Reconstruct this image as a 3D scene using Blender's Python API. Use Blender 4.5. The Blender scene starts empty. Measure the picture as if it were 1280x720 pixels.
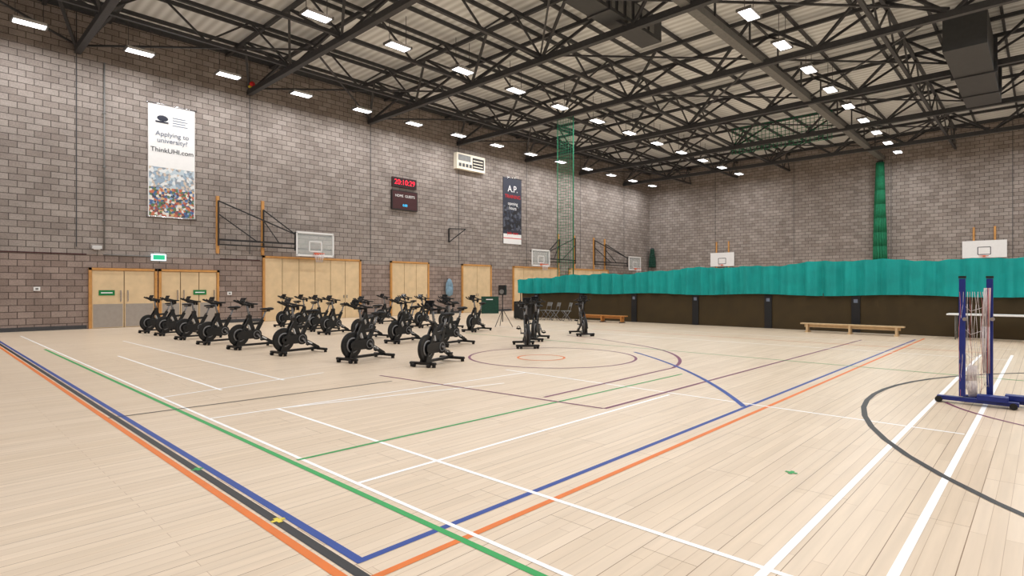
import bpy, bmesh, math, random
from mathutils import Vector, Matrix
random.seed(4)
S=bpy.context.scene
S.view_settings.view_transform='Standard'
COL=S.collection

# ---------------------------------------------------------------- materials
def lin(c):
    c=c/255.
    return c/12.92 if c<=.04045 else ((c+.055)/1.055)**2.4
def rgb(r,g,b): return (lin(r),lin(g),lin(b),1)
def mat(name,c,rough=.6,metal=0,emit=0,noise=0.0,nscale=8,spec=.5,alpha=1):
    m=bpy.data.materials.new(name); m.use_nodes=True
    nt=m.node_tree; b=nt.nodes['Principled BSDF']
    col=rgb(*c)
    b.inputs['Base Color'].default_value=col
    b.inputs['Roughness'].default_value=rough
    b.inputs['Metallic'].default_value=metal
    b.inputs['Specular IOR Level'].default_value=spec
    b.inputs['Alpha'].default_value=alpha
    if emit:
        b.inputs['Emission Color'].default_value=col
        b.inputs['Emission Strength'].default_value=emit
    if noise:
        tc=nt.nodes.new('ShaderNodeTexCoord'); n=nt.nodes.new('ShaderNodeTexNoise')
        n.inputs['Scale'].default_value=nscale; n.inputs['Detail'].default_value=4
        r=nt.nodes.new('ShaderNodeValToRGB')
        r.color_ramp.elements[0].position=.3; r.color_ramp.elements[1].position=.7
        r.color_ramp.elements[0].color=tuple(x*(1-noise) for x in col[:3])+(1,)
        r.color_ramp.elements[1].color=tuple(min(1,x*(1+noise)) for x in col[:3])+(1,)
        nt.links.new(tc.outputs['Object'],n.inputs['Vector'])
        nt.links.new(n.outputs['Fac'],r.inputs['Fac'])
        nt.links.new(r.outputs['Color'],b.inputs['Base Color'])
    return m

def block_wall(name,axis):
    m=bpy.data.materials.new(name); m.use_nodes=True
    nt=m.node_tree; N=nt.nodes; L=nt.links; b=N['Principled BSDF']
    b.inputs['Roughness'].default_value=.9; b.inputs['Specular IOR Level'].default_value=.15
    tc=N.new('ShaderNodeTexCoord'); sp=N.new('ShaderNodeSeparateXYZ'); cb=N.new('ShaderNodeCombineXYZ')
    L.new(tc.outputs['Object'],sp.inputs[0])
    L.new(sp.outputs['Y' if axis=='Y' else 'X'],cb.inputs['X']); L.new(sp.outputs['Z'],cb.inputs['Y'])
    br=N.new('ShaderNodeTexBrick'); L.new(cb.outputs[0],br.inputs['Vector'])
    br.inputs['Scale'].default_value=1; br.inputs['Brick Width'].default_value=.45
    br.inputs['Row Height'].default_value=.225; br.inputs['Mortar Size'].default_value=.013
    br.inputs['Mortar Smooth'].default_value=.2; br.inputs['Bias'].default_value=-.1
    br.inputs['Color1'].default_value=rgb(158,149,143); br.inputs['Color2'].default_value=rgb(136,126,120)
    br.inputs['Mortar'].default_value=rgb(90,83,79)
    # lower (painted-dado tone) part of wall is a warmer block
    mp=N.new('ShaderNodeMath'); mp.operation='LESS_THAN'; mp.inputs[1].default_value=2.75
    L.new(sp.outputs['Z'],mp.inputs[0])
    mx=N.new('ShaderNodeMix'); mx.data_type='RGBA'; mx.blend_type='MULTIPLY'
    L.new(mp.outputs[0],mx.inputs['Factor']); L.new(br.outputs['Color'],mx.inputs['A'])
    mx.inputs['B'].default_value=(.95,.86,.83,1)
    n=N.new('ShaderNodeTexNoise'); n.inputs['Scale'].default_value=1.3; n.inputs['Detail'].default_value=6
    L.new(cb.outputs[0],n.inputs['Vector'])
    n2=N.new('ShaderNodeTexNoise'); n2.inputs['Scale'].default_value=22; n2.inputs['Detail'].default_value=3
    L.new(cb.outputs[0],n2.inputs['Vector'])
    ad=N.new('ShaderNodeMath'); ad.operation='ADD'; L.new(n.outputs['Fac'],ad.inputs[0]); L.new(n2.outputs['Fac'],ad.inputs[1])
    mr=N.new('ShaderNodeMapRange'); mr.inputs['From Min'].default_value=.7; mr.inputs['From Max'].default_value=1.3
    mr.inputs['To Min'].default_value=.8; mr.inputs['To Max'].default_value=1.2
    L.new(ad.outputs[0],mr.inputs['Value'])
    m2=N.new('ShaderNodeMix'); m2.data_type='RGBA'; m2.blend_type='MULTIPLY'; m2.inputs['Factor'].default_value=1
    L.new(mx.outputs['Result'],m2.inputs['A']); L.new(mr.outputs[0],m2.inputs['B'])
    L.new(m2.outputs['Result'],b.inputs['Base Color'])
    bp=N.new('ShaderNodeBump'); bp.inputs['Strength'].default_value=.5; bp.inputs['Distance'].default_value=.01; bp.invert=True
    L.new(br.outputs['Fac'],bp.inputs['Height']); L.new(bp.outputs[0],b.inputs['Normal'])
    return m

def floor_mat():
    m=bpy.data.materials.new('maple_strip_floor'); m.use_nodes=True
    nt=m.node_tree; N=nt.nodes; L=nt.links; b=N['Principled BSDF']
    tc=N.new('ShaderNodeTexCoord'); sp=N.new('ShaderNodeSeparateXYZ'); cb=N.new('ShaderNodeCombineXYZ')
    L.new(tc.outputs['Object'],sp.inputs[0]); L.new(sp.outputs['Y'],cb.inputs['X']); L.new(sp.outputs['X'],cb.inputs['Y'])
    br=N.new('ShaderNodeTexBrick'); L.new(cb.outputs[0],br.inputs['Vector'])
    br.inputs['Scale'].default_value=1; br.inputs['Brick Width'].default_value=1.7
    br.inputs['Row Height'].default_value=.085; br.inputs['Mortar Size'].default_value=.0018
    br.inputs['Mortar Smooth'].default_value=.3; br.offset=.37
    br.inputs['Color1'].default_value=rgb(222,204,182); br.inputs['Color2'].default_value=rgb(214,195,172)
    br.inputs['Mortar'].default_value=rgb(180,155,130)
    # wider darker gaps every few boards
    b2=N.new('ShaderNodeTexBrick'); L.new(cb.outputs[0],b2.inputs['Vector'])
    b2.inputs['Scale'].default_value=1; b2.inputs['Brick Width'].default_value=2.9; b2.offset=.43
    b2.inputs['Row Height'].default_value=.34; b2.inputs['Mortar Size'].default_value=.0026
    b2.inputs['Color1'].default_value=(1,1,1,1); b2.inputs['Color2'].default_value=(.97,.96,.94,1)
    b2.inputs['Mortar'].default_value=(.48,.40,.33,1)
    mp=N.new('ShaderNodeMapping'); mp.inputs['Scale'].default_value=(9,.5,1); L.new(tc.outputs['Object'],mp.inputs[0])
    n=N.new('ShaderNodeTexNoise'); n.inputs['Scale'].default_value=2; n.inputs['Detail'].default_value=5; L.new(mp.outputs[0],n.inputs['Vector'])
    mr=N.new('ShaderNodeMapRange'); mr.inputs['To Min'].default_value=.93; mr.inputs['To Max'].default_value=1.05
    mr.inputs['From Min'].default_value=.3; mr.inputs['From Max'].default_value=.7; L.new(n.outputs['Fac'],mr.inputs['Value'])
    m1=N.new('ShaderNodeMix'); m1.data_type='RGBA'; m1.blend_type='MULTIPLY'; m1.inputs['Factor'].default_value=1
    L.new(br.outputs['Color'],m1.inputs['A']); L.new(b2.outputs['Color'],m1.inputs['B'])
    m2=N.new('ShaderNodeMix'); m2.data_type='RGBA'; m2.blend_type='MULTIPLY'; m2.inputs['Factor'].default_value=1
    L.new(m1.outputs['Result'],m2.inputs['A']); L.new(mr.outputs[0],m2.inputs['B'])
    L.new(m2.outputs['Result'],b.inputs['Base Color'])
    b.inputs['Roughness'].default_value=.36; b.inputs['Specular IOR Level'].default_value=.4
    return m

def deck_mat():
    m=bpy.data.materials.new('profiled_roof_deck'); m.use_nodes=True
    nt=m.node_tree; N=nt.nodes; L=nt.links; b=N['Principled BSDF']
    tc=N.new('ShaderNodeTexCoord')
    w=N.new('ShaderNodeTexWave'); w.bands_direction='Y'; w.inputs['Scale'].default_value=.9; w.wave_profile='SIN'
    L.new(tc.outputs['Object'],w.inputs['Vector'])
    r=N.new('ShaderNodeValToRGB'); L.new(w.outputs['Fac'],r.inputs['Fac'])
    r.color_ramp.elements[0].color=rgb(208,210,208); r.color_ramp.elements[1].color=rgb(240,243,243)
    L.new(r.outputs['Color'],b.inputs['Base Color']); b.inputs['Roughness'].default_value=.6
    return m

M={}
def G(k,*a,**kw):
    if k not in M: M[k]=mat(k,*a,**kw)
    return M[k]
G('steel_dark',(60,61,64),.5,noise=.15)
G('steel_mid',(112,112,110),.5,noise=.15)
G('duct_grey',(58,60,62),.5,noise=.1)
G('steel_black',(22,22,24),.45,noise=.1)
G('fixture_white',(205,205,205),.5,noise=.03)
G('lamp_glow',(250,250,255),.5,emit=6)
G('pine',(196,142,78),.5,noise=.15,nscale=5)
G('door_veneer',(218,192,152),.45,noise=.08,nscale=3)
G('door_gap',(92,66,40),.6,noise=.05)
G('kickplate',(168,160,152),.4,metal=.4,noise=.05)
G('chrome',(200,200,205),.25,metal=1,noise=.05)
G('white',(236,236,236),.5,noise=.02)
G('teal',(4,156,152),.8,noise=.12,nscale=2)
G('green_dark',(12,112,76),.8,noise=.2)
G('mat_green',(14,60,46),.8,noise=.2)
G('green_net',(20,120,84),.8,noise=.2)
G('olive_panel',(60,46,16),.75,noise=.15,nscale=2)
G('panel_post',(12,14,20),.5,noise=.1)
G('badge',(110,120,140),.5,noise=.05)
G('bike_black',(16,16,18),.4,noise=.1)
G('bike_rubber',(10,10,11),.7,noise=.1)
G('bike_grey',(128,128,130),.4,metal=.3,noise=.05)
G('bike_white',(215,215,215),.4,noise=.03)
G('bike_screen',(8,10,14),.15,noise=.05)
G('post_blue',(24,42,124),.4,noise=.1)
G('wheel_black',(15,15,15),.6,noise=.1)
G('net_white',(215,206,206),.8,noise=.1,nscale=30)
G('net_pink',(190,120,120),.8,noise=.1)
G('bench_top',(206,178,138),.45,noise=.1)
G('bench_orange',(188,128,66),.5,noise=.1)
G('black',(14,14,15),.5,noise=.1)
G('red_glow',(255,30,60),.5,emit=1.2)
G('cyan_glow',(60,200,255),.5,emit=1)
G('maroon',(60,14,18),.5,noise=.1)
G('score_dark',(22,14,14),.4,noise=.1)
G('cream',(222,214,196),.5,noise=.04)
G('exit_green',(30,180,130),.5,emit=.6)
G('sign_green',(10,120,60),.5,noise=.05)
G('exit_white',(215,240,250),.5,emit=.9)
G('orange_rim',(215,84,30),.5,noise=.05)
G('jacket',(120,150,170),.8,noise=.15)
G('text_dark',(40,44,60),.6,noise=.02)
G('text_white',(240,240,240),.6,noise=.02)
G('text_red',(210,30,30),.6,noise=.02)
G('ball_yellow',(225,205,50),.6,noise=.05)
for k,c in dict(l_blue=(4,60,146),l_black=(24,24,28),l_orange=(218,112,24),l_green=(26,156,76),l_white=(250,250,252),
                l_purple=(112,40,82),l_yellow=(225,205,60)).items(): G(k,c,.5,noise=.05)
# clear backboard
g=mat('backboard_glass',(235,245,245),.05,alpha=.22); M['glass']=g

# photographic collage look for the poster's foot
def collage(name,cols,scale):
    m=bpy.data.materials.new(name); m.use_nodes=True
    nt=m.node_tree;N=nt.nodes;L=nt.links;b=N['Principled BSDF']
    tc=N.new('ShaderNodeTexCoord'); v=N.new('ShaderNodeTexVoronoi'); v.inputs['Scale'].default_value=scale
    L.new(tc.outputs['Object'],v.inputs['Vector'])
    sp=N.new('ShaderNodeSeparateColor'); L.new(v.outputs['Color'],sp.inputs[0])
    r=N.new('ShaderNodeValToRGB'); r.color_ramp.interpolation='CONSTANT'
    while len(r.color_ramp.elements)<len(cols): r.color_ramp.elements.new(.5)
    for i,c in enumerate(cols):
        r.color_ramp.elements[i].position=i/len(cols); r.color_ramp.elements[i].color=rgb(*c)
    L.new(sp.outputs[0],r.inputs['Fac']); L.new(r.outputs['Color'],b.inputs['Base Color']); b.inputs['Roughness'].default_value=.5
    return m
M['collage_sky']=collage('collage_sky',[(190,205,215),(225,228,230),(150,170,190),(205,190,175),(140,150,160)],10)
M['collage_city']=collage('collage_city',[(70,100,150),(194,110,80),(225,222,215),(90,120,80),(150,80,80),(130,160,195),(205,176,130),(60,70,90)],12)
M['collage_dark']=collage('collage_dark',[(20,22,30),(46,50,66),(80,84,96),(14,14,20),(30,30,40)],6)
M['wallY']=block_wall('blockwork_side','Y'); M['wallX']=block_wall('blockwork_end','X')
M['floor']=floor_mat(); M['deck']=deck_mat()

# ---------------------------------------------------------------- mesh builder
class MB:
    def __init__(s,name): s.name=name; s.bm=bmesh.new(); s.mats=[]
    def mi(s,k):
        if k not in s.mats: s.mats.append(k)
        return s.mats.index(k)
    def face(s,pts,k,smooth=False):
        f=s.bm.faces.new([s.bm.verts.new(p) for p in pts]); f.material_index=s.mi(k); f.smooth=smooth
    def hexa(s,c,k):
        v=[s.bm.verts.new(p) for p in c]; i=s.mi(k)
        for q in ((0,3,2,1),(4,5,6,7),(0,1,5,4),(1,2,6,5),(2,3,7,6),(3,0,4,7)):
            s.bm.faces.new([v[j] for j in q]).material_index=i
    def box(s,c,d,k,rot=None):
        x,y,z=[a/2 for a in d]
        P=[Vector(p) for p in ((-x,-y,-z),(x,-y,-z),(x,y,-z),(-x,y,-z),(-x,-y,z),(x,-y,z),(x,y,z),(-x,y,z))]
        if rot is not None: P=[rot@p for p in P]
        s.hexa([p+Vector(c) for p in P],k)
    def bb(s,lo,hi,k):
        s.box([(a+b)/2 for a,b in zip(lo,hi)],[abs(b-a) for a,b in zip(lo,hi)],k)
    def frame(s,a,b):
        a=Vector(a);b=Vector(b);d=(b-a).normalized()
        up=Vector((0,0,1)) if abs(d.z)<.95 else Vector((0,1,0))
        x=d.cross(up).normalized(); y=x.cross(d).normalized(); return a,b,x,y
    def beam(s,a,b,w,h,k):
        a,b,x,y=s.frame(a,b); x=x*w/2;y=y*h/2
        s.hexa([a-x-y,a+x-y,a+x+y,a-x+y,b-x-y,b+x-y,b+x+y,b-x+y],k)
    def cyl(s,a,b,r,k,seg=10,r2=None,cap=True):
        a,b,x,y=s.frame(a,b); r2=r if r2 is None else r2; i=s.mi(k)
        A=[];B=[]
        for j in range(seg):
            t=2*math.pi*j/seg; o=x*math.cos(t)+y*math.sin(t)
            A.append(s.bm.verts.new(a+o*r)); B.append(s.bm.verts.new(b+o*r2))
        for j in range(seg):
            f=s.bm.faces.new([A[j],A[(j+1)%seg],B[(j+1)%seg],B[j]]); f.material_index=i; f.smooth=True
        if cap:
            s.bm.faces.new(A[::-1]).material_index=i; s.bm.faces.new(B).material_index=i
    def tube(s,pts,r,k,seg=8):
        for p,q in zip(pts,pts[1:]): s.cyl(p,q,r,k,seg)
        for p in pts[1:-1]: s.ball(p,(r,r,r),k,seg)
    def ball(s,c,r,k,seg=10,rot=None):
        i=s.mi(k)
        mt=Matrix.Translation(c)@((rot.to_4x4()) if rot is not None else Matrix())@Matrix.Diagonal((r[0],r[1],r[2],1))
        res=bmesh.ops.create_uvsphere(s.bm,u_segments=seg,v_segments=max(5,seg//2+1),radius=1,matrix=mt)
        fs={f for v in res['verts'] for f in v.link_faces}
        for f in fs: f.material_index=i; f.smooth=True
    def torus(s,c,R,r,k,axis='X',seg=24,ms=8):
        i=s.mi(k); rings=[]
        for a in range(seg):
            t=2*math.pi*a/seg; ring=[]
            for b in range(ms):
                p=2*math.pi*b/ms; rr=R+r*math.cos(p); h=r*math.sin(p)
                if axis=='X': q=(h,rr*math.cos(t),rr*math.sin(t))
                elif axis=='Z': q=(rr*math.cos(t),rr*math.sin(t),h)
                else: q=(rr*math.cos(t),h,rr*math.sin(t))
                ring.append(s.bm.verts.new(Vector(c)+Vector(q)))
            rings.append(ring)
        for a in range(seg):
            for b in range(ms):
                f=s.bm.faces.new([rings[a][b],rings[(a+1)%seg][b],rings[(a+1)%seg][(b+1)%ms],rings[a][(b+1)%ms]])
                f.material_index=i; f.smooth=True
    def done(s,loc=(0,0,0),rotz=0,parent=None):
        bmesh.ops.recalc_face_normals(s.bm,faces=s.bm.faces)
        me=bpy.data.meshes.new(s.name); s.bm.to_mesh(me); s.bm.free()
        for k in s.mats: me.materials.append(M[k])
        o=bpy.data.objects.new(s.name,me); COL.objects.link(o); o.location=loc; o.rotation_euler[2]=rotz
        if parent: o.parent=parent
        return o
def dup(o,loc,rotz=0):
    n=bpy.data.objects.new(o.name.split('.')[0],o.data); COL.objects.link(n); n.location=loc; n.rotation_euler[2]=rotz; return n
def text(s,body,size,loc,k,parent,rot=(math.pi/2,0,math.pi/2)):
    c=bpy.data.curves.new('lettering','FONT'); c.body=body; c.size=size; c.align_x='CENTER'; c.align_y='CENTER'; c.extrude=.002
    o=bpy.data.objects.new(s,c); COL.objects.link(o); o.data.materials.append(M[k]); o.location=loc; o.rotation_euler=rot; o.parent=parent
    return o

# ---------------------------------------------------------------- room shell
XL,XR,YF,YB,H=-25.6,9.6,-4.0,45.0,11.75
def shell(n,lo,hi,k):
    m=MB(n); m.bb(lo,hi,k); return m.done()
shell('floor',(XL-.3,YF-.3,-.2),(XR+.3,YB+.3,0),'floor')
shell('ceiling',(XL-.3,YF-.3,H),(XR+.3,YB+.3,H+.2),'deck')
shell('wall_left',(XL-.3,YF-.3,0),(XL,YB+.3,H),'wallY')
shell('wall_right',(XR,YF-.3,0),(XR+.3,YB+.3,H),'wallY')
shell('wall_back',(XL,YB,0),(XR,YB+.3,H),'wallX')
shell('wall_front',(XL,YF-.3,0),(XR,YF,H),'wallX')
XL+=.004   # fittings stand just proud of the wall face
m=MB('baseboard_left'); 
for a,b in [(YF,4.4),(9.0,10.7),(15.9,17.5),(20.3,22.6),(25.3,27.1),(32.2,33.1),(38.5,YB)]: m.bb((XL,a,0),(XL+.02,b,.14),'steel_dark')
m.done()
m=MB('trim_control_joints')
for y in (4.1,10.25,16.4,22.5,28.6,34.7,40.8): m.bb((XL,y-.015,3.0),(XL+.008,y+.015,H),'steel_dark')
for x in (-19.6,-13.6,-7.5,-1.4): m.bb((x-.015,YB-.008,0),(x+.015,YB,H),'steel_dark')
m.done()
m=MB('trim_eaves')
m.bb((XL,YF,H-.22),(XL+.12,YB,H),'steel_dark'); m.bb((XL+.12,YB-.12,H-.2),(XR,YB,H),'steel_dark')
m.bb((XL,YF,2.72),(XL+.006,4.4,2.76),'maroon'); m.bb((XL,9.0,2.72),(XL+.006,10.7,2.76),'maroon')
m.done()

# ---------------------------------------------------------------- doors in left wall
def door(n,y0,y1,top,leaves,kick=False,sign=None):
    m=MB(n); f=.09; X=XL
    m.bb((X,y0,0),(X+.10,y0+f,top),'pine'); m.bb((X,y1-f,0),(X+.10,y1,top),'pine'); m.bb((X,y0,top-f),(X+.10,y1,top),'pine')
    m.bb((X,y0+f,0),(X+.02,y1-f,top-f),'door_gap')
    w=(y1-y0-2*f)/leaves
    for i in range(leaves):
        a=y0+f+i*w+.014; b=a+w-.028
        m.bb((X+.02,a,.01),(X+.06,b,top-f-.01),'door_veneer')
        if kick:
            m.bb((X+.06,a+.03,.03),(X+.066,b-.03,.9),'kickplate')
            hy=b-.1 if i%2==0 else a+.1
            m.beam((X+.1,hy,1.0),(X+.1,hy,1.4),.03,.03,'chrome')
            m.beam((X+.06,hy,1.0),(X+.1,hy,1.0),.03,.03,'chrome'); m.beam((X+.06,hy,1.4),(X+.1,hy,1.4),.03,.03,'chrome')
        else:
            hy=b-.07 if i%2==0 else a+.07
            m.bb((X+.06,hy-.02,1.0),(X+.09,hy+.02,1.15),'chrome')
    if sign: 
        m.bb((X+.066,sign-.25,1.22),(X+.075,sign+.25,1.42),'sign_green')
        m.bb((X+.075,sign-.18,1.30),(X+.077,sign+.18,1.34),'text_white')
    return m.done()
door('door_1',4.45,6.65,2.25,2,True,5.0)
door('door_2',6.70,8.95,2.25,3,True,8.2)
door('door_3',10.8,15.8,2.95,6)
door('door_4',17.6,20.2,2.95,3)
door('door_5',22.7,25.2,2.95,2)
door('door_6',27.2,32.1,2.95,5)
door('door_7',33.2,38.4,2.95,5)

# exit sign with conduit
m=MB('exit_sign'); m.bb((XL,6.45,2.58),(XL+.12,6.95,2.84),'exit_white'); m.bb((XL+.12,6.5,2.62),(XL+.125,6.9,2.8),'exit_green')
m.cyl((XL+.03,4.9,2.74),(XL+.03,6.45,2.74),.02,'steel_mid'); m.done()
m=MB('emergency_light'); m.bb((XL,4.55,2.95),(XL+.1,4.85,3.07),'fixture_white'); m.bb((XL+.02,4.6,2.92),(XL+.08,4.8,2.95),'white'); m.done()
m=MB('conduit_pipe'); m.cyl((XL+.04,4.93,2.9),(XL+.04,4.93,9.9),.025,'steel_mid'); 
for z in (4,6,8): m.bb((XL,4.88,z),(XL+.07,4.98,z+.05),'steel_mid')
m.done()
for y,z in ((2.9,1.4),(9.3,1.2)):
    m=MB('wall_socket'); m.bb((XL,y,z),(XL+.04,y+.18,z+.14),'white'); m.bb((XL+.04,y+.05,z+.04),(XL+.05,y+.13,z+.1),'steel_mid'); m.done()

# ---------------------------------------------------------------- banners, clock, scoreboards
m=MB('banner_poster'); X=XL+.03
m.bb((XL,6.35,4.33),(X,8.02,8.78),'white'); m.bb((X,6.38,5.5),(X+.004,7.99,6.3),'collage_sky'); m.bb((X,6.38,4.36),(X+.004,7.99,5.5),'collage_city')
m.cyl((XL+.03,6.3,8.8),(XL+.03,8.07,8.8),.03,'chrome'); m.cyl((XL+.03,6.3,4.32),(XL+.03,8.07,4.32),.03,'chrome')
m.ball((X,6.85,8.25),(.01,.2,.12),'text_dark'); m.beam((X+.01,6.6,8.1),(X+.01,7.05,8.1),.02,.06,'text_dark')
for i in range(4): m.bb((X,7.2,8.02+i*.1),(X+.005,7.75-.08*(i%2),8.05+i*.1),'badge')
P=m.done()
text('lettering_1','Applying to\nuniversity?',.26,(X+.01,7.2,7.5),'badge',P)
text('lettering_2','ThinkUHI.com',.26,(X+.01,7.2,6.98),'text_dark',P)
m=MB('banner_poster'); 
m.bb((XL,26.3,4.4),(X,28.05,8.72),'text_dark'); m.bb((X,26.32,5.3),(X+.004,28.03,6.9),'collage_dark'); m.bb((X,26.32,4.4),(X+.004,28.03,5.05),'white')
m.bb((X,26.32,4.75),(X+.006,28.03,4.8),'text_red'); m.cyl((XL+.03,26.25,8.74),(XL+.03,28.1,8.74),.03,'chrome'); P=m.done()
text('lettering_1','A.P.',.6,(X+.01,27.2,8.0),'text_white',P); text('lettering_2','TRAINING',.32,(X+.01,27.2,7.5),'text_red',P)
text('lettering_3','opening\nhours',.3,(X+.01,27.2,6.9),'text_white',P); text('lettering_4','join now',.3,(X+.01,27.2,5.1),'text_red',P)
m=MB('digital_clock'); m.bb((XL,17.7,6.98),(XL+.1,19.3,7.5),'maroon'); m.bb((XL+.1,17.74,7.02),(XL+.105,19.26,7.46),'score_dark'); P=m.done()
text('digits','20:10:29',.40,(XL+.115,18.5,7.24),'red_glow',P)
m=MB('scoreboard'); m.bb((XL,17.65,5.75),(XL+.12,19.35,6.8),'score_dark'); m.bb((XL+.12,17.7,5.8),(XL+.125,19.3,6.75),'maroon'); P=m.done()
text('label_1','HOME  GUESTS',.19,(XL+.135,18.5,6.5),'text_white',P); text('digits_2','0:00',.18,(XL+.135,18.5,6.0),'cyan_glow',P)
m=MB('air_heater_unit'); m.bb((XL,22.1,8.6),(XL+.3,24.4,9.55),'cream'); 
for i in range(4): m.bb((XL+.3,22.25+i*.28,8.75),(XL+.31,22.45+i*.28,8.95),'steel_dark')
m.bb((XL+.3,22.2,9.1),(XL+.305,23.2,9.45),'steel_mid'); m.bb((XL+.3,23.35,8.75),(XL+.31,24.3,9.4),'score_dark')
for i in range(3): m.bb((XL+.31,23.4,8.85+i*.18),(XL+.315,24.2,8.9+i*.18),'cream')
m.done()

# ---------------------------------------------------------------- wall-folding basketball backstops
def backstop(y0,y1,b0,b1,xb=-24.75):
    m=MB('basketball_backstop'); X=XL
    for y in (y0,y1): m.bb((X,y-.06,2.97),(X+.08,y+.06,5.4),'pine')
    s=1 if b0>y0 else -1
    nb=b0 if s>0 else b1
    for y,z in ((y0,5.2),(y1,5.0)):
        m.beam((X+.1,y,z),(xb-.15,nb,3.95),.05,.05,'steel_black')
        m.beam((X+.1,y,3.55),(xb-.15,nb+.0,3.5),.06,.06,'steel_black')
        m.beam((X+.1,y,3.35),(xb-.15,nb+.0,3.3),.05,.05,'steel_black')
        m.beam((X+.14,y,3.3),(X+.14,y,z),.05,.05,'steel_black')
        m.beam((X+.1,y,(z+3.5)/2+.3),((X+xb)/2,(y+nb)/2,3.5),.04,.04,'steel_black')
    m.beam((xb-.15,nb,3.2),(xb-.15,nb,4.05),.06,.06,'steel_black')
    m.beam((xb-.15,b0,3.3),(xb-.15,b1,3.3),.05,.05,'steel_black'); m.beam((xb-.15,b0,3.95),(xb-.15,b1,3.95),.05,.05,'steel_black')
    for y in (b0+.1,b1-.1):
        for z in (3.3,3.95): m.beam((xb-.15,y,z),(xb,y,z),.04,.04,'steel_black')
    # board
    m.bb((xb,b0,3.0),(xb+.02,b1,4.05),'glass')
    for z in (3.0,4.05): m.bb((xb-.01,b0-.03,z-.04),(xb+.03,b1+.03,z+.04),'white')
    for y in (b0,b1): m.bb((xb-.01,y-.03,3.0),(xb+.03,y+.03,4.05),'white')
    c=(b0+b1)/2
    for z in (3.2,3.65): m.bb((xb+.02,c-.3,z-.025),(xb+.026,c+.3,z+.025),'white')
    for y in (c-.3,c+.3): m.bb((xb+.02,y-.025,3.2),(xb+.026,y+.025,3.65),'white')
    m.torus((xb+.38,c,3.08),.225,.014,'orange_rim','Z'); m.box((xb+.09,c,3.08),(.14,.16,.1),'orange_rim')
    for i in range(12):
        t=2*math.pi*i/12
        for dt in (-.26,.26):
            m.cyl((xb+.38+.225*math.cos(t),c+.225*math.sin(t),3.07),(xb+.38+.14*math.cos(t+dt*2),c+.14*math.sin(t+dt*2),2.68),.008,'net_white',4)
    return m.done()
backstop(8.9,10.8,12.0,13.8); backstop(33.9,32.0,28.2,30.0); backstop(36.4,37.9,40.2,42.0)
m=MB('wall_bracket'); m.beam((XL+.05,21.7,4.2),(XL+.05,21.7,5.0),.06,.06,'steel_black'); m.beam((XL+.05,21.7,5.0),(XL+.5,22.6,5.0),.05,.05,'steel_black'); m.beam((XL+.05,21.7,4.2),(XL+.5,22.6,5.0),.05,.05,'steel_black'); m.done()
# painted practice boards on the end wall
YB-=.004
for x0,x1,z0,z1 in ((-19.94,-18.0,3.25,4.35),(-3.75,-1.65,3.35,4.4)):
    m=MB('practice_backboard'); c=(x0+x1)/2
    for x in (c-.5,c+.5): m.bb((x-.05,YB-.08,z0-.6),(x+.05,YB,5.25),'pine')
    m.bb((x0,YB-.14,z0),(x1,YB-.08,z1),'white')
    for z in (z0+.2,z0+.65): m.bb((c-.3,YB-.146,z-.02),(c+.3,YB-.14,z+.02),'text_dark')
    for x in (c-.3,c+.3): m.bb((x-.02,YB-.146,z0+.2),(x+.02,YB-.14,z0+.65),'text_dark')
    m.torus((c,YB-.4,z0+.1),.225,.012,'orange_rim','Z'); m.box((c,YB-.17,z0+.1),(.12,.1,.08),'orange_rim'); m.done()

# ---------------------------------------------------------------- roof steelwork
ZB=10.12; ZT=H-.25
def xtruss(y):
    m=MB('roof_truss'); L0,L1=XL,XR; n=9; st=(L1-L0)/n
    m.beam((L0,y,ZB),(L1,y,ZB),.2,.22,'steel_dark')
    for d in (-.95,.95): m.beam((L0,y+d,ZT),(L1,y+d,ZT),.12,.14,'steel_dark')
    for i in range(n):
        x=L0+i*st; xm=x+st/2
        for d in (-.95,.95):
            m.beam((x,y,ZB),(xm,y+d,ZT),.09,.09,'steel_dark'); m.beam((xm,y+d,ZT),(x+st,y,ZB),.09,.09,'steel_dark')
        m.beam((xm,y-.95,ZT),(xm,y+.95,ZT),.07,.07,'steel_dark')
    return m.done()
for i in range(-1,7): xtruss(4.13+6.1*i)
def ylattice(x,zb=ZB+.15,k='steel_dark',w=.12):
    m=MB('roof_lattice_girder')
    m.beam((x,YF,zb),(x,YB,zb),w,w,k); m.beam((x,YF,ZT-.05),(x,YB,ZT-.05),w,w,k)
    st=3.05
    y=4.13-6.1
    while y<YB-.5:
        ye=min(y+st,YB); ym=(y+ye)/2
        m.beam((x,y,zb),(x,ym,ZT-.05),.06,.06,k); m.beam((x,ym,ZT-.05),(x,ye,zb),.06,.06,k); y+=st
    return m.done()
for x in (-21.7,-17.8,-13.9,-4.1,-.2,3.7,7.2): ylattice(x)
m=MB('roof_purlins')
x=XL+.98
while x<XR: m.beam((x,YF,H-.07),(x,YB,H-.07),.08,.14,'steel_dark'); x+=1.955
m.done()
m=MB('net_track_beam'); m.beam((-8.0,YF,10.25),(-8.0,YB,10.25),.32,.24,'steel_mid'); 
y=YF+1
while y<YB: m.beam((-8.0,y,10.3),(-8.0,y,ZT+.2),.06,.06,'steel_dark'); y+=3.05
m.done()
# horizontal wind bracing in the plane of the bottom chords
m=MB('roof_bracing')
for i in range(-1,6):
    y=4.13+6.1*i
    for xa,xb in ((-25.6,-19.7),(-13.9,-8.0),(-8.0,-2.2),(3.6,9.5)):
        m.beam((xa,y,ZB+.2),(xb,y+6.1,ZB+.2),.06,.06,'steel_dark')
        if i%2: m.beam((xb,y,ZB+.2),(xa,y+6.1,ZB+.2),.06,.06,'steel_dark')
m.done()
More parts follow.
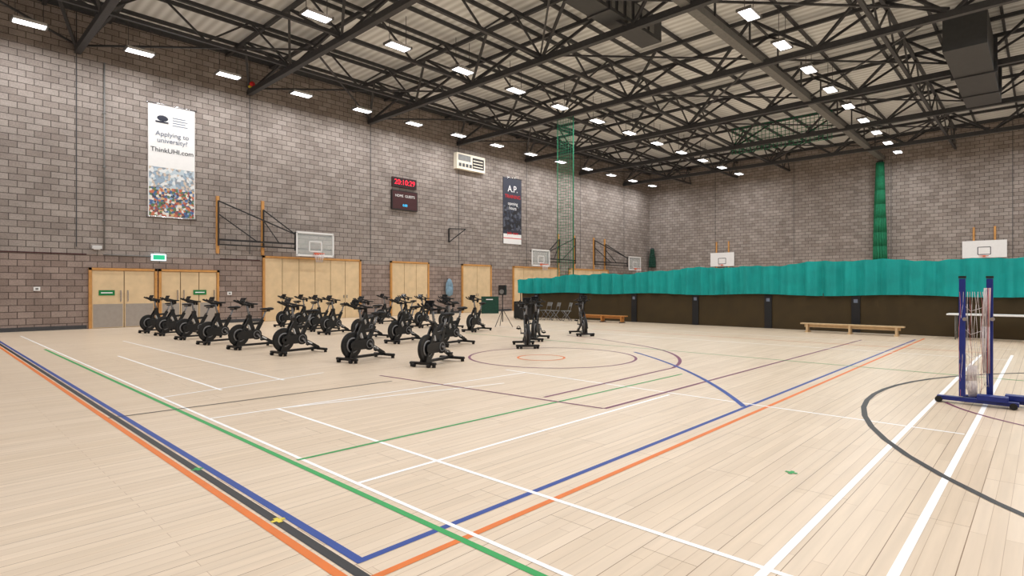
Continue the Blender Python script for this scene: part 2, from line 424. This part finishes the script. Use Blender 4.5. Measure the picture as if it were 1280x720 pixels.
# ventilation ducts hanging in the roof void
m=MB('ventilation_duct'); m.bb((-2.6,24.6,9.7),(-1.4,33,10.9),'duct_grey'); m.bb((-2.7,28,9.65),(-1.3,28.1,10.95),'steel_dark'); m.bb((-2.7,31,9.65),(-1.3,31.1,10.95),'steel_dark')
for y in (25.5,32): m.beam((-2,y,10.9),(-2,y,H),.05,.05,'steel_dark')
m.done()
m=MB('ventilation_duct'); m.bb((-10.9,13.9,10.4),(-10.1,18.6,11.2),'duct_grey'); m.bb((-10.95,15.2,10.35),(-10.05,15.3,11.25),'steel_dark')
for i in range(8): m.bb((-10.08,14.2+i*.5,10.5),(-10.06,14.5+i*.5,11.1),'steel_mid')
for y in (14,18): m.beam((-10.5,y,11.2),(-10.5,y,H),.05,.05,'steel_dark')
m.done()
m=MB('stuck_ball'); m.ball((0,0,0),(.11,.11,.11),'ball_yellow',16); m.torus((0,0,0),.11,.006,'steel_dark','X',20,5); b1=m.done((-25.3,10.15,ZB+.22))
m=MB('stuck_ball'); m.ball((0,0,0),(.11,.11,.11),'text_red',16); m.torus((0,0,0),.11,.006,'steel_dark','Y',20,5); m.done((-25.0,10.12,ZB+.22))

# ---------------------------------------------------------------- high-bay lights
m=MB('high_bay_light')
m.bb((-.2,-.42,0),(.2,.42,.09),'fixture_white'); m.bb((-.23,-.46,-.02),(.23,-.42,.07),'steel_mid'); m.bb((-.23,.42,-.02),(.23,.46,.07),'steel_mid')
m.bb((-.18,-.4,-.012),(.18,.4,0),'lamp_glow')
for y in (-.35,.35): m.beam((0,y,.09),(0,y,1.2),.015,.015,'steel_dark')
m.box((0,0,.13),(.14,.3,.09),'steel_mid')
LZ=10.0
first=m.done((0,0,-5))
used=False
al=bpy.data.lights.new('high_bay_lamp','AREA'); al.shape='RECTANGLE'; al.size=.76; al.size_y=.34; al.energy=98; al.color=(1,.993,.985)
def light(x,y,z=LZ,rz=0):
    global used
    if not used: o=first; o.location=(x,y,z); used=True
    else: o=dup(first,(x,y,z))
    o.rotation_euler[2]=rz
    l=bpy.data.objects.new('lamp',al); COL.objects.link(l); l.parent=o; l.location=(0,0,-.03); l.rotation_euler=(0,0,math.pi/2)
for x in (-23.8,-16.6,-6.7,.9,7.6):
    for i in range(-2,14):
        y=2.6+3.05*i
        light(x,y)
        
# ---------------------------------------------------------------- dividing curtain and nets
m=MB('dividing_curtain'); YC=21.75
def topz(x):
    t=max(0,min(1,(x+20.1)/14)); base=1.98+.42*t
    return base+.04*math.sin(x*1.1+.5)+.03*math.sin(x*2.9)+.012*math.sin(x*11)
xs=[-20.1+.05*i for i in range(int(29.4/.05))]
def cy(x,z): return YC+(.075*math.sin(x*9.5+1.5*math.sin(x*1.3))+.045*math.sin(x*21+1)+.015*math.sin(x*41))*(.75+.25*z)
i0=m.mi('teal'); cols=[]
for x in xs:
    t=topz(x); bz=1.25+.03*math.sin(x*1.4)
    cols.append([m.bm.verts.new((x,cy(x,0 if k==4 else 1)+((k-2)*.012*math.sin(x*7)),bz+(t-bz)*k/4)) for k in range(5)])
for a,b in zip(cols,cols[1:]):
    for k in range(4):
        f=m.bm.faces.new([a[k],b[k],b[k+1],a[k+1]]); f.material_index=i0; f.smooth=True
x=-20.1
while x<9.2:
    z=topz(x); m.cyl((x,YC+.25,0),(x,YC+.25,z),.03,'steel_dark'); x+=2.85
m.done()
m=MB('padded_partition_panel'); m.bb((-19.9,YC+.14,0),(9.3,YC+.2,1.32),'olive_panel')
for x in [-18.9+2.85*i for i in range(10)]:
    m.bb((x-.13,YC+.1,0),(x+.13,YC+.14,1.25),'panel_post'); m.bb((x-.06,YC+.09,1.0),(x+.06,YC+.1,1.12),'badge')
m.done()
def gathered_net(n,x,y,z0,z1,r,k,strands=14):
    m=MB(n)
    for i in range(strands):
        t=2*math.pi*i/strands; pts=[]
        for j in range(9):
            q=j/8; rr=r*(.45+.55*q)*(1+.04*math.sin(i*3+j)); pts.append((x+rr*math.cos(t+.15*math.sin(j)),y+rr*math.sin(t),z1+(z0-z1)*q))
        m.tube(pts,r*.2,k,6)
    m.cyl((x,y,z1-.05),(x,y,z1+.1),r*.5,'steel_dark'); return m.done()
gathered_net('gathered_divider_net',-8.05,YB-.5,2.4,9.9,.38,'green_dark',15)
gathered_net('gathered_divider_net',XL+.5,YB-.4,3.3,4.9,.28,'mat_green')
def cord_net(n,p0,p1,z0,z1,step,k,r=.012,horiz=True):
    m=MB(n); a=Vector(p0);b=Vector(p1);L=(b-a).length;c=int(L/step)
    for i in range(c+1):
        p=a+(b-a)*i/c; m.beam((p.x,p.y,z0),(p.x,p.y,z1),r,r,k)
    if horiz:
        z=z0
        while z<=z1: m.beam((a.x,a.y,z),(b.x,b.y,z),r,r,k); z+=step
    return m.done()
cord_net('hanging_divider_net',(-17.9,22.4,0),(-17.1,22.4,0),2.0,10.1,.14,'green_net',.011)
m=MB('net_pull_rope'); m.cyl((-16.95,22.4,0.02),(-16.95,22.4,10.1),.03,'green_dark',8); m.cyl((-17.95,22.4,2),(-17.95,22.4,10.1),.016,'green_dark',8); m.done()
cord_net('raised_divider_net',(-14,34.6,0),(-8.5,34.6,0),9.7,11.3,.22,'green_net',.025)

# ---------------------------------------------------------------- court markings
m=MB('floor_court_markings'); zc=[.0015]
def ln(x0,y0,x1,y1,k,w=.05):
    zc[0]+=.00006; z=zc[0]; a=Vector((x0,y0));b=Vector((x1,y1)); d=(b-a).normalized(); n=Vector((-d.y,d.x))*w/2
    m.face([(a.x-n.x,a.y-n.y,z),(b.x-n.x,b.y-n.y,z),(b.x+n.x,b.y+n.y,z),(a.x+n.x,a.y+n.y,z)],k)
def pl(pts,k,w=.05):
    zc[0]+=.00006; z=zc[0]; L=[];Rr=[]
    for i,p in enumerate(pts):
        q=Vector(pts[min(i+1,len(pts)-1)])-Vector(pts[max(i-1,0)]); q.normalize(); n=Vector((-q.y,q.x))*w/2
        L.append((p[0]+n.x,p[1]+n.y,z)); Rr.append((p[0]-n.x,p[1]-n.y,z))
    for i in range(len(pts)-1): m.face([Rr[i],Rr[i+1],L[i+1],L[i]],k)
def circ3(p,q,r):
    ax,ay=p;bx,by=q;cx,cy_=r; D=2*(ax*(by-cy_)+bx*(cy_-ay)+cx*(ay-by))
    ux=((ax*ax+ay*ay)*(by-cy_)+(bx*bx+by*by)*(cy_-ay)+(cx*cx+cy_*cy_)*(ay-by))/D
    uy=((ax*ax+ay*ay)*(cx-bx)+(bx*bx+by*by)*(ax-cx)+(cx*cx+cy_*cy_)*(bx-ax))/D
    return ux,uy,math.hypot(ax-ux,ay-uy)
def arc3(p,q,r,k,w=.05,full=False):
    x,y,R=circ3(p,q,r)
    if full: a0,a1=0,2*math.pi
    else:
        a0=math.atan2(p[1]-y,p[0]-x); am=math.atan2(q[1]-y,q[0]-x); a1=math.atan2(r[1]-y,r[0]-x)
        if (am-a0)%(2*math.pi)<(a1-a0)%(2*math.pi): a1=a0+(a1-a0)%(2*math.pi)
        else: a1=a0-(a0-a1)%(2*math.pi)
    pl([(x+R*math.cos(a0+(a1-a0)*i/72),y+R*math.sin(a0+(a1-a0)*i/72)) for i in range(73)],k,w)
ln(-24.5,1.53,9,1.53,'l_orange',.055); ln(-24.5,1.61,9,1.61,'l_black',.06); ln(-24.5,1.69,-2.72,1.69,'l_blue',.055)
ln(-2.74,1.67,-2.74,20.0,'l_blue',.05); ln(-2.53,1.51,-2.6,20.6,'l_orange',.05)
ln(-17.8,2.23,9,2.26,'l_green',.05); ln(-23.3,2.33,9,2.35,'l_white',.035)
ln(-6.95,3.12,9,3.14,'l_white',.04); ln(-14.9,3.12,-8.8,3.12,'l_white',.04)
ln(-7.2,7.47,-.6,7.40,'l_white',.04)
ln(-6.98,2.35,-6.7,7.47,'l_white',.04); ln(-3.84,2.36,-3.84,7.3,'l_white',.04); ln(-6.95,3.1,-6.2,6.4,'l_white',.0401)
ln(-1.08,2.4,-1.05,16.4,'l_white',.05); ln(-.58,2.4,-.53,16.8,'l_white',.05)
ln(-8.8,2.35,-9.3,5.0,'l_white',.04); ln(-7.85,1.55,-7.65,5.3,'l_black',.035)
ln(-4.74,2.3,-4.6,9.2,'l_green',.04)
ln(-8.3,5.5,-4.0,5.9,'l_purple',.045); ln(-3.98,5.9,-3.85,18.8,'l_purple',.05); ln(-5.0,5.95,-5.08,9.8,'l_purple',.05)
arc3((-5.08,9.8),(-5.8,11.4),(-8.1,13.2),'l_purple',.07); pl([(-8.1,13.2),(-9.6,13.9),(-11,14.2)],'l_purple')
arc3((-2.76,7.2),(-4.33,9.2),(-7.0,11.6),'l_blue',.07); 
arc3((-9.65,9.6),(-7.85,11.4),(-6.05,9.6),'l_purple',.055,True); arc3((-8.4,9.3),(-7.9,9.8),(-7.4,9.3),'l_orange',.05,True)
arc3((-1.05,12.26),(-1.65,8.16),(-.1,5.02),'l_black',.06,True)
arc3((-.95,9.3),(-.5,8.6),(.4,8.0),'l_purple',.04)
for y in (15.6,18.4): ln(-20,y,-.5,y,'l_white',.045)
ln(-14,12.6,0,12.3,'l_green',.04); ln(-12,17,-1,17,'l_orange',.04)
ln(-19,4.1,-9,4.15,'l_white',.04)
for x,y,k in ((-1.5,4.9,'l_green'),(-3.6,1.62,'l_yellow'),(-5.1,1.62,'l_green')):
    ln(x-.045,y,x+.045,y,k,.03); ln(x,y-.045,x,y+.045,k,.03)
m.done()

# ---------------------------------------------------------------- spin bikes
def make_bike():
    m=MB('exercise_bike'); K='bike_black'
    wc=(0,-.40,.34)
    m.cyl((-.035,wc[1],wc[2]),(.035,wc[1],wc[2]),.245,K,32)
    m.torus(wc,.24,.03,'bike_rubber','X',32)
    for s in (-1,1):
        m.torus((s*.037,wc[1],wc[2]),.145,.016,'bike_grey','X',28,6)
        m.cyl((s*.03,wc[1],wc[2]),(s*.075,wc[1],wc[2]),.055,'bike_grey',16)
        m.cyl((s*.075,wc[1],wc[2]),(s*.085,wc[1],wc[2]),.03,K,12)
        m.beam((s*.065,wc[1],wc[2]),(s*.05,-.16,.74),.03,.06,K)   # fork legs
        m.beam((s*.065,wc[1],wc[2]),(s*.06,-.5,.07),.03,.05,K)
    # stabilisers
    for y in (-.52,.52):
        m.beam((-.27,y,.07),(.27,y,.07),.08,.05,K)
        for s in (-1,1): m.cyl((s*.25,y,0),(s*.25,y,.06),.035,'bike_rubber',10); m.ball((s*.27,y,.07),(.03,.045,.03),'bike_rubber',8)
    m.cyl((-.2,-.58,.035),(-.14,-.58,.035),.035,'bike_rubber',10); m.cyl((.2,-.58,.035),(.14,-.58,.035),.035,'bike_rubber',10)
    m.beam((0,-.52,.09),(0,.52,.09),.07,.05,K)
    # frame
    m.beam((0,.5,.1),(0,.02,.36),.05,.07,K); m.beam((0,.0,.34),(0,-.14,.72),.06,.10,K)
    m.beam((0,.02,.34),(0,.22,.70),.06,.08,K); m.beam((0,.2,.62),(0,-.12,.60),.05,.06,K); m.beam((0,-.14,.66),(0,-.14,.66+.16),.08,.1,K)
    # chain guard
    m.cyl((.05,.02,.34),(.085,.02,.34),.13,K,22); m.cyl((.05,-.40,.34),(.085,-.40,.34),.09,K,16); m.beam((.067,.02,.34),(.067,-.4,.34),.034,.2,K)
    m.torus((.088,.02,.34),.085,.008,'bike_grey','X',20,5)
    # cranks and pedals
    for s,dy,dz in ((1,.10,-.13),(-1,-.10,.13)):
        m.cyl((s*.03,.02,.34),(s*.13,.02,.34),.02,'bike_grey',8)
        m.beam((s*.12,.02,.34),(s*.13,.02+dy,.34+dz),.02,.03,'bike_grey')
        m.box((s*.19,.02+dy,.34+dz),(.1,.1,.03),'bike_rubber'); m.torus((s*.19,-.02+dy,.36+dz),.04,.008,'bike_rubber','Y',12,5)
    # seat post, slider, saddle
    m.cyl((0,.2,.66),(0,.3,.90),.022,'bike_grey',10); m.beam((0,.22,.91),(0,.42,.91),.04,.03,K)
    m.ball((0,.42,.965),(.115,.10,.04),'bike_rubber',14); m.ball((0,.30,.965),(.045,.16,.032),'bike_rubber',14); m.cyl((0,.36,.9),(0,.36,.95),.02,K,8)
    m.torus((.05,.19,.74),.025,.01,'bike_rubber','Z',10,5)
    # handlebar stem and bars
    m.cyl((0,-.14,.78),(0,-.19,1.06),.024,'bike_grey',10); m.beam((0,-.08,1.07),(0,-.32,1.08),.05,.035,K)
    for s in (-1,1):
        m.tube([(0,-.12,1.08),(s*.14,-.12,1.09),(s*.22,-.18,1.11),(s*.20,-.34,1.15),(s*.17,-.44,1.19)],.019,'bike_rubber',8)
        m.tube([(s*.22,-.18,1.11),(s*.245,-.06,1.10)],.019,'bike_rubber',8)
        m.tube([(0,-.32,1.09),(s*.06,-.38,1.14),(s*.06,-.48,1.2)],.017,'bike_rubber',8)
        m.cyl((s*.085,-.10,1.0),(s*.085,-.10,1.12),.035,'bike_rubber',10)     # bottle cages
    rx=Matrix.Rotation(math.radians(-28),3,'X')
    m.box((0,-.31,1.19),(.19,.025,.13),'bike_screen',rx); m.box((0,-.31,1.19),(.21,.018,.15),K,rx); m.beam((0,-.3,1.09),(0,-.31,1.16),.03,.02,K)
    # white logo decals
    for s in (-1,1):
        m.box((s*.0265,.26,.235),(.002,.14,.03),'bike_white',Matrix.Rotation(math.radians(-28),3,'X'))
    m.box((0,-.14,.52),(.064,.02,.12),'bike_white',Matrix.Rotation(math.radians(20),3,'X'))
    m.cyl((0,-.2,.62),(0,-.13,.9),.02,K,8); m.ball((0,-.13,.92-.1),(.03,.03,.04),'bike_rubber',8)
    return m.done()
B=[(-21.9,5.8),(-20.3,5.85),(-18.3,5.85),(-16.3,5.8),(-14.45,5.9),(-12.45,6.1),(-10.3,6.5),(-8.75,7.15),
   (-21.6,10.2),(-20.0,10.1),(-18.5,9.9),(-17.0,9.6),(-14.6,9.3),(-12.9,9.4),(-11.3,9.75),
   (-20.4,13.9),(-18.8,13.8),(-17.3,13.5),(-16.0,13.6),(-14.4,13.5)]
bk=make_bike(); bk.location=(B[0][0],B[0][1],0); bk.rotation_euler[2]=.25
for x,y in B[1:]: dup(bk,(x,y,0),.22+random.uniform(-.1,.1))
dup(bk,(-9.7,10.8,0),math.radians(48)); dup(bk,(-10.8,14.7,0),math.radians(50)); dup(bk,(-10.7,12.4,0),math.radians(30))

# ---------------------------------------------------------------- badminton posts with rolled net
m=MB('badminton_post_trolley'); K='post_blue'
for (x,y) in ((-.78,9.34),(-.52,9.58)):
    m.beam((x,y,.1),(x,y,1.62),.065,.065,K); m.box((x,y,1.64),(.075,.075,.03),'wheel_black')
    m.beam((x-.26,y,.06),(x+.55,y,.06),.09,.05,K); m.box((x+.30,y,.11),(.30,.16,.06),K)
    for dx in (-.24,.5):
        m.cyl((x+dx,y-.08,.04),(x+dx,y-.04,.04),.04,'wheel_black',14); m.cyl((x+dx,y+.04,.04),(x+dx,y+.08,.04),.04,'wheel_black',14)
    m.cyl((x+.03,y-.05,1.1),(x+.03,y-.08,1.1),.025,'chrome',10)
random.seed(7)
for i in range(14):
    x=-.80+.02*i; y=9.30+.018*i; pts=[]
    for j in range(10): pts.append((x+random.uniform(-.012,.015),y+random.uniform(-.02,.02),1.45-j*(.15+.002*i)))
    pts=[p for p in pts if p[2]>.08]; m.tube(pts,.0025,'net_white' if i%5 else 'net_pink',4)
for z in (1.3,1.0,.7,.45,.25): m.tube([(-.78,9.32,z),(-.7,9.38,z-.1),(-.6,9.5,z-.06),(-.52,9.56,z)],.0025,'net_white',4)
for i in range(9):
    m.tube([(-.72+.01*i,9.36+.01*i,.5),(-.74+.012*i,9.33+.012*i,.3),(-.71+.009*i,9.33+.012*i,.1)],.005,'net_white',4)
# bundle of net hanging on the far post
for i in range(10):
    t=2*math.pi*i/10; m.tube([(-.54+.03*math.cos(t),9.52+.03*math.sin(t),1.5),(-.56+.04*math.cos(t+.5),9.52+.04*math.sin(t),1.0),(-.55+.03*math.cos(t),9.52+.03*math.sin(t+.4),.4)],.006,'net_white' if i%4 else 'net_pink',4)
m.done()

# ---------------------------------------------------------------- benches, chairs, table, PA etc
def bench(x0,x1,y,k):
    m=MB('gym_bench'); m.bb((x0,y-.13,.27),(x1,y+.13,.31),k); m.bb((x0+.1,y-.02,.17),(x1-.1,y+.02,.27),k)
    for x in (x0+.2,(x0+x1)/2,x1-.2):
        m.bb((x-.03,y-.12,.03),(x+.03,y+.12,.27),k); m.bb((x-.05,y-.17,0),(x+.05,y+.17,.04),'steel_dark' if k!='bench_top' else k)
    m.done()
bench(-6.1,-3.15,21.0,'bench_top'); bench(-15.4,-13.0,20.9,'bench_orange')
def fchair(x,y,r):
    m=MB('folding_chair'); k='bike_grey'
    for s in (-.2,.2):
        m.tube([(s,.22,0),(s,-.12,.45),(s,-.22,.82)],.014,k,6); m.tube([(s,-.2,0),(s,.18,.45)],.014,k,6)
    m.box((0,.02,.45),(.4,.4,.03),'steel_mid'); m.box((0,-.2,.74),(.4,.03,.18),'steel_mid',Matrix.Rotation(math.radians(15),3,'X'))
    m.beam((-.2,-.2,.06),(.2,-.2,.06),.02,.02,k); m.beam((-.2,.2,.04),(.2,.2,.04),.02,.02,k); m.done((x,y,0),r)
fchair(-16.5,20.4,2.6); fchair(-15.9,20.5,2.5); fchair(-17.1,20.5,2.8)
m=MB('folding_table'); m.bb((-2.1,20.75,.71),(.1,21.4,.75),'white')
for x in (-1.9,-.1):
    for y in (20.85,21.3): m.cyl((x,y,0),(x,y,.71),.018,'steel_mid',8)
    m.beam((x,20.85,.2),(x,21.3,.2),.02,.02,'steel_mid')
m.done()
m=MB('pa_speaker'); m.bb((-.3,-.25,.04),(.3,.25,.85),'black'); m.cyl((0,-.25,.3),(0,-.27,.3),.2,'steel_black',20); m.cyl((0,-.25,.68),(0,-.27,.68),.09,'steel_mid',14)
for x in (-.22,.22):
    for y in (-.18,.18): m.cyl((x,y,0),(x,y,.04),.03,'wheel_black',8)
pa=m.done((-17.9,20.0,0),.5); dup(pa,(-18.6,20.4,0),.4)
m=MB('speaker_on_tripod'); m.cyl((0,0,.2),(0,0,1.3),.02,'black',8)
for i in range(3):
    t=2.1*i; m.cyl((0,0,.7),(.4*math.cos(t),.4*math.sin(t),.015),.013,'black',6)
m.box((0,0,1.42),(.26,.24,.38),'black'); m.cyl((0,-.12,1.36),(0,-.135,1.36),.09,'steel_mid',16); m.done((-15.2,15.6,0),.5)
m=MB('folded_crash_mat')
for i in range(3): m.bb((-.45,-.13+.14*i,0),(.55,-.0+.14*i,1.0),'mat_green')
m.bb((-.2,-.15,.8),(.2,-.13,.85),'text_white'); m.done((-23.9,23.4,0),.9)
m=MB('hanging_jacket'); X=XL+.2
m.cyl((XL,21.6,2.05),(XL+.15,21.6,2.05),.02,'chrome',8); m.ball((X,21.6,1.75),(.1,.2,.3),'jacket',12); m.ball((X,21.6,1.35),(.12,.22,.35),'jacket',12)
m.ball((X,21.4,1.45),(.07,.07,.4),'jacket',10); m.ball((X,21.8,1.45),(.07,.07,.4),'jacket',10); m.done()

# ---------------------------------------------------------------- camera, world
W=bpy.data.worlds.new('world'); S.world=W; W.use_nodes=True; W.node_tree.nodes['Background'].inputs[0].default_value=(.5,.5,.5,1); W.node_tree.nodes['Background'].inputs[1].default_value=.2
c=bpy.data.cameras.new('camera'); c.sensor_width=36; c.lens=707/1280*36; c.clip_end=200
co=bpy.data.objects.new('camera',c); COL.objects.link(co); co.location=(0,0,1.5); co.rotation_euler=(math.pi/2,0,math.atan2(.686,.728)); S.camera=co
